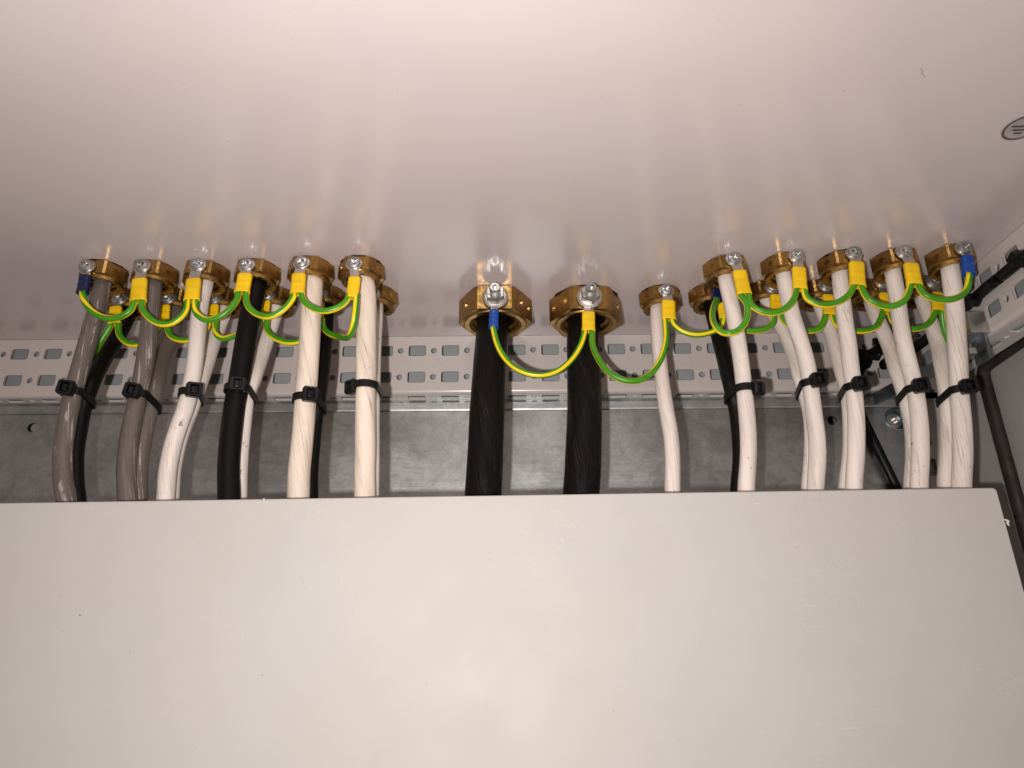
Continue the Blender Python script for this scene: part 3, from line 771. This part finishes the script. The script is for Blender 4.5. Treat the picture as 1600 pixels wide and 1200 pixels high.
for i, (t, b, w_) in enumerate([((1155, 424), (1163, 461), 22), ((1248, 419), (1250, 453), 21.5), ((1338, 411), (1340, 448), 23.5), ((1423, 413), (1429, 446), 23)]):
    lug(f'RF{i}', f'RF{i}', t, b, w_, 'yellow', f'yellow sleeved terminal on the {o6[i]} front gland of right group')
lug('RF4', 'RF4', (1511, 402), (1514, 430), 18, 'blue', 'bright blue ring terminal on the rightmost front gland')
lug('RB0b', 'RB0', (1118, 454), (1120, 469), 15.5, 'navy', 'dark blue ring terminal on the first back gland of right group', .0042)
for i, (t, b, w_) in enumerate([((1128, 474), (1133, 498), 17), ((1213, 462), (1214, 488), 20), ((1294, 462), (1296, 493), 19), ((1382, 459), (1385, 489), 17.5), ((1465, 459), (1467, 487), 20.5)]):
    lug(f'RB{i}', f'RB{i}', t, b, w_, 'yellow', f'yellow sleeved terminal on the {o6[i]} back gland of right group')

# ================================================================== EARTH WIRES
RW = .00195
def wire(a, b, pts, label, th, da=0, db=0, ybulge=0., ya=None, yb=None, r=RW):
    """a, b = terminals; pts = photo pixels between; th = stripe angle keys along the wire (degrees, 0 = facing out)"""
    P = []
    A = LUG[a]; Y0 = A['y']; Y1 = LUG[b]['y'] if b else (yb or Y0)
    s0 = A['B']+A['sx']*da
    P += [s0-A['ax']*.0024, s0]
    n = len(pts)
    for i, q in enumerate(pts):
        t = (i+1)/(n+1); P.append(onY(q[0], q[1], (q[2] if len(q) > 2 else Y0+(Y1-Y0)*t-ybulge*math.sin(PI*t))))
    if b:
        Bq = LUG[b]; s1 = Bq['B']+Bq['sx']*db; P += [s1, s1-Bq['ax']*.0024]
    path = relax(catmull(P, 7), 4)
    def ang(t):
        x = t*(len(th)-1); i = min(int(x), len(th)-2); f = x-i; f = f*f*(3-2*f)
        return math.radians(th[i]*(1-f)+th[i+1]*f)+PI/2*1.0-PI/2+0
    o = tube('earth_wire', path, r, 'earth', nseg=20, ang=lambda t: ang(t)-PI/2*.0-2*PI*.25, origin=path[len(path)//2])
    tag(o, label, 'wire', 'green and yellow earth wires'); return o
D = .0024
sgn = 1
def W(a, b, pts, label, th, **k):
    wire(a, b, pts, label, th, **k)
def side(k):  # +1 if the terminal's local x runs towards the photo's right
    return 1 if LUG[k]['sx'].x > 0 else -1
def J(a, b, pts, label, th, ea=1, eb=-1, **k):
    W(a, b, pts, label, th, da=D*ea*side(a) if a in LUG else 0, db=(D*eb*side(b) if b else 0), **k)
J('F0', 'F1', [(132, 470), (140, 483), (156, 494), (173, 498), (190, 494), (204, 485)], 'green-yellow earth wire from dark blue terminal to second front gland, far left', [40, -45, -60, -80], ea=0)
J('F1', 'F2', [(222, 481), (228, 491), (240, 502), (257, 507), (275, 502), (290, 487)], 'earth wire looping between second and third front glands of left group', [80, 65, 60, 40])
J('F2', 'F3', [(305, 486), (315, 497), (328, 500), (345, 494), (360, 482), (371, 467)], 'earth wire looping between third and fourth front glands of left group', [30, -45, -60, -85])
J('F3', 'F4', [(386, 475), (397, 488), (415, 495), (432, 491), (447, 480), (458, 466)], 'earth wire looping between fourth and fifth front glands of left group', [85, 75, 65, 40])
J('F4', 'F5', [(476, 472), (490, 482), (507, 486), (525, 482), (538, 474)], 'earth wire looping between fifth and sixth front glands of left group', [-80, -92, -98, -110])
yF, yBk = LUG['F5']['y'], LUG['B4']['y']
J('F5', 'B4', [(555, 487, yF), (552, 508, yF+.003), (547, 524, yF+.010), (541, 528, yF+.019), (530, 526, yBk-.008), (516, 522, yBk-.003), (506, 513, yBk)], 'earth wire dropping from the sixth front gland back to the row behind', [0, 10, 20, 100, 100], ea=1, eb=1)
J('B0', None, [(166, 520), (158, 532), (148, 550), (141, 564), (134, 580), (128, 600)], 'earth wire running down behind the leftmost grey cable', [60, 50, 40], ea=-1, yb=.420)
J('B0', 'B1', [(186, 522), (197, 535), (212, 539), (231, 533), (245, 518)], 'earth wire looping between first and second back glands of left group', [60, 60, 50, 40])
J('B1', 'B2', [(264, 521), (273, 529), (288, 532), (307, 528), (321, 518)], 'earth wire looping between second and third back glands of left group', [70, 60, 60, 40])
J('B2', 'B3', [(337, 520), (347, 529), (363, 526), (382, 519), (399, 511)], 'earth wire looping between third and fourth back glands of left group', [60, -20, -40, -60])
J('B3', 'B4', [(417, 515), (428, 527), (447, 535), (467, 534), (482, 524)], 'earth wire looping between fourth and fifth back glands of left group', [80, 60, 50, 40])
J('G0', 'G1', [(776, 535), (787, 557), (805, 575), (828, 585), (852, 586), (875, 578), (895, 560), (908, 538)], 'earth wire hanging between the two large glands', [40, 45, 30, 10, 20], ea=0, ybulge=.004)
J('G1', 'S', [(926, 540), (937, 565), (955, 585), (979, 595), (1000, 594), (1020, 581), (1034, 558), (1041, 530)], 'earth wire hanging from right large gland to lone small gland', [-80, -80, -75, -45, -30], ybulge=.004)
J('S', 'RB0', [(1054, 508), (1067, 518), (1086, 523), (1104, 521), (1118, 516), (1126, 511)], 'earth wire from lone small gland to first back gland of right group', [30, 25, 20, 10], ybulge=-.001, eb=-.6)
ya, yb2 = LUG['RB0b']['y'], LUG['RF0']['y']
J('RB0b', 'RF0', [(1115, 480, ya-.006), (1113, 496, ya-.013), (1118, 510, ya-.021), (1128, 519, yb2+.002), (1141, 521, yb2), (1154, 516, yb2), (1164, 505, yb2), (1168, 490, yb2), (1167, 474, yb2)], 'earth wire in a tight loop from dark blue terminal round first right cable', [-95, -100, -100, -103, -103], ea=0, eb=-1)
J('RF0', 'RF1', [(1173, 475), (1184, 484), (1200, 489), (1218, 487), (1232, 478), (1241, 466)], 'earth wire looping between first and second front glands of right group', [95, 92, 88, 95])
J('RF1', 'RF2', [(1260, 465), (1270, 472), (1287, 477), (1308, 473), (1325, 462)], 'earth wire looping between second and third front glands of right group', [60, 78, 85, 95])
J('RF2', 'RF3', [(1353, 463), (1366, 473), (1384, 479), (1400, 477), (1415, 467)], 'earth wire looping between third and fourth front glands of right group', [100, 100, 105, 112])
J('RF3', 'RF4', [(1444, 460), (1460, 467), (1480, 469), (1498, 464), (1511, 452)], 'earth wire looping from fourth front gland to bright blue terminal at right', [-70, -75, -72, -40], eb=0)
J('RB0', 'RB1', [(1146, 510), (1163, 516), (1179, 517), (1196, 514), (1208, 504)], 'earth wire looping between first and second back glands of right group', [-60, -85, -85, -70], ea=.6)
J('RB1', 'RB2', [(1226, 503), (1238, 511), (1254, 516), (1269, 517), (1283, 511)], 'earth wire looping between second and third back glands of right group', [-80, -90, -95, -110])
J('RB2', 'RB3', [(1306, 506), (1318, 514), (1335, 517), (1352, 517), (1370, 510)], 'earth wire looping between third and fourth back glands of right group', [80, 75, 70, 80])
J('RB3', 'RB4', [(1395, 502), (1407, 511), (1424, 514), (1440, 512), (1454, 502)], 'earth wire looping between fourth and fifth back glands of right group', [90, 95, 88, 95])
J('RB4', None, [(1474, 508), (1480, 528), (1485, 545), (1490, 568), (1493, 590)], 'earth wire dropping straight down between the two rightmost cables', [-30, -30, -30], ea=.8, yb=.425)

# ================================================================== RIGHT CORNER HARDWARE
# black loose cable along the side rail, round the corner and down behind the cover
XB = XS-.0042; YBk = YR-.0045
pts = [onX(1680, 335, XB), onX(1640, 367, XB), onX(1600, 402, XB), onX(1570, 427, XB), onX(1541, 450, XB), onX(1515, 473, XB)]
pts += [V((XB-.006, YR-.03, onX(1515, 473, XB).z-.006)), V((XB-.022, YR-.012, onX(1515, 473, XB).z-.011)), onY(1440, 528, YBk-.003), onY(1405, 535, YBk), onY(1378, 543, YBk), onY(1356, 556, YBk), onY(1345, 575, YBk-.001), onY(1338, 600, YBk), onY(1340, 630, YBk+.004), onY(1352, 662, YPL-.0045), onY(1376, 712, YPL-.0045), onY(1402, 765, YPL-.0045), onY(1430, 825, YPL-.0045)]
path = relax(catmull(pts, 6), 5)
rs = [.0036 if i < len(path)*.42 else .0034 for i in range(len(path))]
tag(tube('black_lead', path, .0035, 'tie', nseg=16, origin=path[-1]), 'loose black cable along the right rail then slanting down the steel plate', 'cable')
def clamp_tie(p, n, t, label, s=1.):
    """tie wrapped round the loose cable with its head and cut tail"""
    e = tag(empty('cable_tie', p), label, 'cable tie', 'black cable ties'); t = t.normalized(); a = (n-t*n.dot(t)).normalized(); b = t.cross(a)
    mb = MB(); mb.lathe([(.0038*s, -.0023), (.0050*s, -.0020), (.0050*s, .0020), (.0038*s, .0023)], 20, p, a, b, t, cap0=False, cap1=False); mb.build('strap', 'tie', e)
    mb = MB(); mb.frame_box(p+a*.0062*s+b*.001, b, t, a, .0042*s, .0040*s, .0028*s, .0007); mb.build('head', 'tie', e)
    mb = MB(); mb.frame_box(p+a*.0066*s+b*.0072*s, b, t, a, .0042*s, .0021, .0007, .0002); mb.build('tail', 'tie', e)
p1 = onY(1349, 566, YBk-.001); clamp_tie(p1, V((-.75, -.6, -.3)), V((.5, 0, .8)), 'black cable tie on the back rail between third and fourth right cables', 1.15)
p2 = onY(1378, 544, YBk); clamp_tie(p2, V((.1, -.4, .9)), V((.9, 0, .35)), 'black cable tie on the loose cable at the back rail corner')
p3 = onX(1520, 469, XB); clamp_tie(p3, V((-.9, -.2, -.5)), V((0, .8, -.5)), 'black cable tie on the loose cable beside the rightmost white cable')
p4 = onX(1597, 408, XB); clamp_tie(p4, V((-.5, 0, .9)), V((0, .8, -.4)), 'black cable tie on the loose cable at the right edge', .8)

# zinc gusset plate under the rails in the corner
zg = ZB-.0012
g0 = onZ(1352, 619, zg); g1 = onZ(1492, 549, zg)
e = tag(empty('corner_bracket', V((g0.x, YPL-.002, zg))), 'blue-grey zinc corner bracket under the rails behind the right cables', 'bracket')
tri = [V((g0.x, YPL-.0015, zg)), V((g0.x+.004, g0.y-.004, zg)), V((min(g1.x, XS-.001), g1.y, zg)), V((XS-.001, g1.y, zg)), V((XS-.001, YPL-.0015, zg))]
mb = MB(); n = len(tri)
mb.add(tri+[q+V((0, 0, -.0018)) for q in tri], [tuple(range(n)), tuple(reversed(range(n, 2*n)))]+[(k, (k+1) % n, n+(k+1) % n, n+k) for k in range(n)]); mb.build('gusset', 'steeldk', e)
d = (tri[2]-tri[1]).normalized(); up = V((0, 0, 1)); mb = MB(); m = (tri[1]+tri[2])/2
mb.frame_box(m+V((0, 0, -.0042)), d, d.cross(up), up, (tri[2]-tri[1]).length/2, .0009, .0048, .0004); mb.build('folded_lip', 'steeldk', e)
pb = onY(1392, 599, YR-.006); mb = MB(); mb.lathe([(.0048, 0), (.0048, .002), (.0036, .0034), (.0015, .0036)], 20, V((pb.x, pb.y, zg-.0019)), *frame(V((0, -.35, -1)))); mb.build('bolt_head', 'steel', e)
# small zinc clip at the side rail
pc = onX(1519, 520, XS-.006)
e = tag(empty('rail_clip', pc), 'small shiny zinc clip on the side rail beside the rightmost cable', 'clip')
mb = MB(); mb.frame_box(pc+V((0, 0, .004)), V((1, 0, 0)), V((0, 1, 0)), V((0, 0, 1)), .0058, .008, .0075, .0006); mb.build('clip_block', 'steel', e)
mb = MB(); mb.frame_box(pc+V((.0038, .001, -.011)), V((1, 0, 0)), V((0, 1, 0)), V((0, 0, 1)), .0012, .007, .0085, .0004); mb.build('clip_leg', 'steeldk', e)
mb = MB(); mb.frame_box(pc+V((-.003, .004, -.0125)), V((1, 0, 0)), V((0, 1, 0)), V((0, 0, 1)), .0024, .005, .0020, .0004); mb.build('clip_foot', 'steel', e)

# star-socket bolt sunk in a round recess of the steel plate
e = tag(empty('recessed_bolt', V((pbt.x, YPL+.010, pbt.z))), 'zinc star-socket bolt sunk in a round recess of the steel plate at right', 'bolt')
a, b_, n_ = frame(V((0, -1, 0)))
mb = MB(); mb.lathe([(RBOLT+.0004, .0001), (RBOLT+.0005, .0009), (RBOLT-.0002, .0011), (RBOLT-.0005, .0002), (RBOLT-.0006, -.0088), (.001, -.0090)], 40, pbt, a, b_, n_, cap0=False); mb.build('recess_cup', 'steeldk', e)
pb0 = pbt-n_*.0090
mb = MB(); mb.lathe([(.0064, .0), (.0064, .0022), (.0059, .0031), (.0034, .0036)], 36, pb0, a, b_, n_, cap1=False)
k = len(mb.v); NA = 36
star = lambda i: .0027*(1+.17*math.cos(6*2*PI*i/NA))
base = k-NA
for h in (.0036, .0010): mb.v += [pb0+a*(star(i)*math.cos(2*PI*i/NA))+b_*(star(i)*math.sin(2*PI*i/NA))+n_*h for i in range(NA)]
for i in range(NA):
    j = (i+1) % NA; mb.f += [(base+i, base+j, k+j, k+i), (k+i, k+j, k+NA+j, k+NA+i)]
mb.f.append(tuple(k+NA+i for i in range(NA)))
mb.build('bolt_head', 'tin', e)
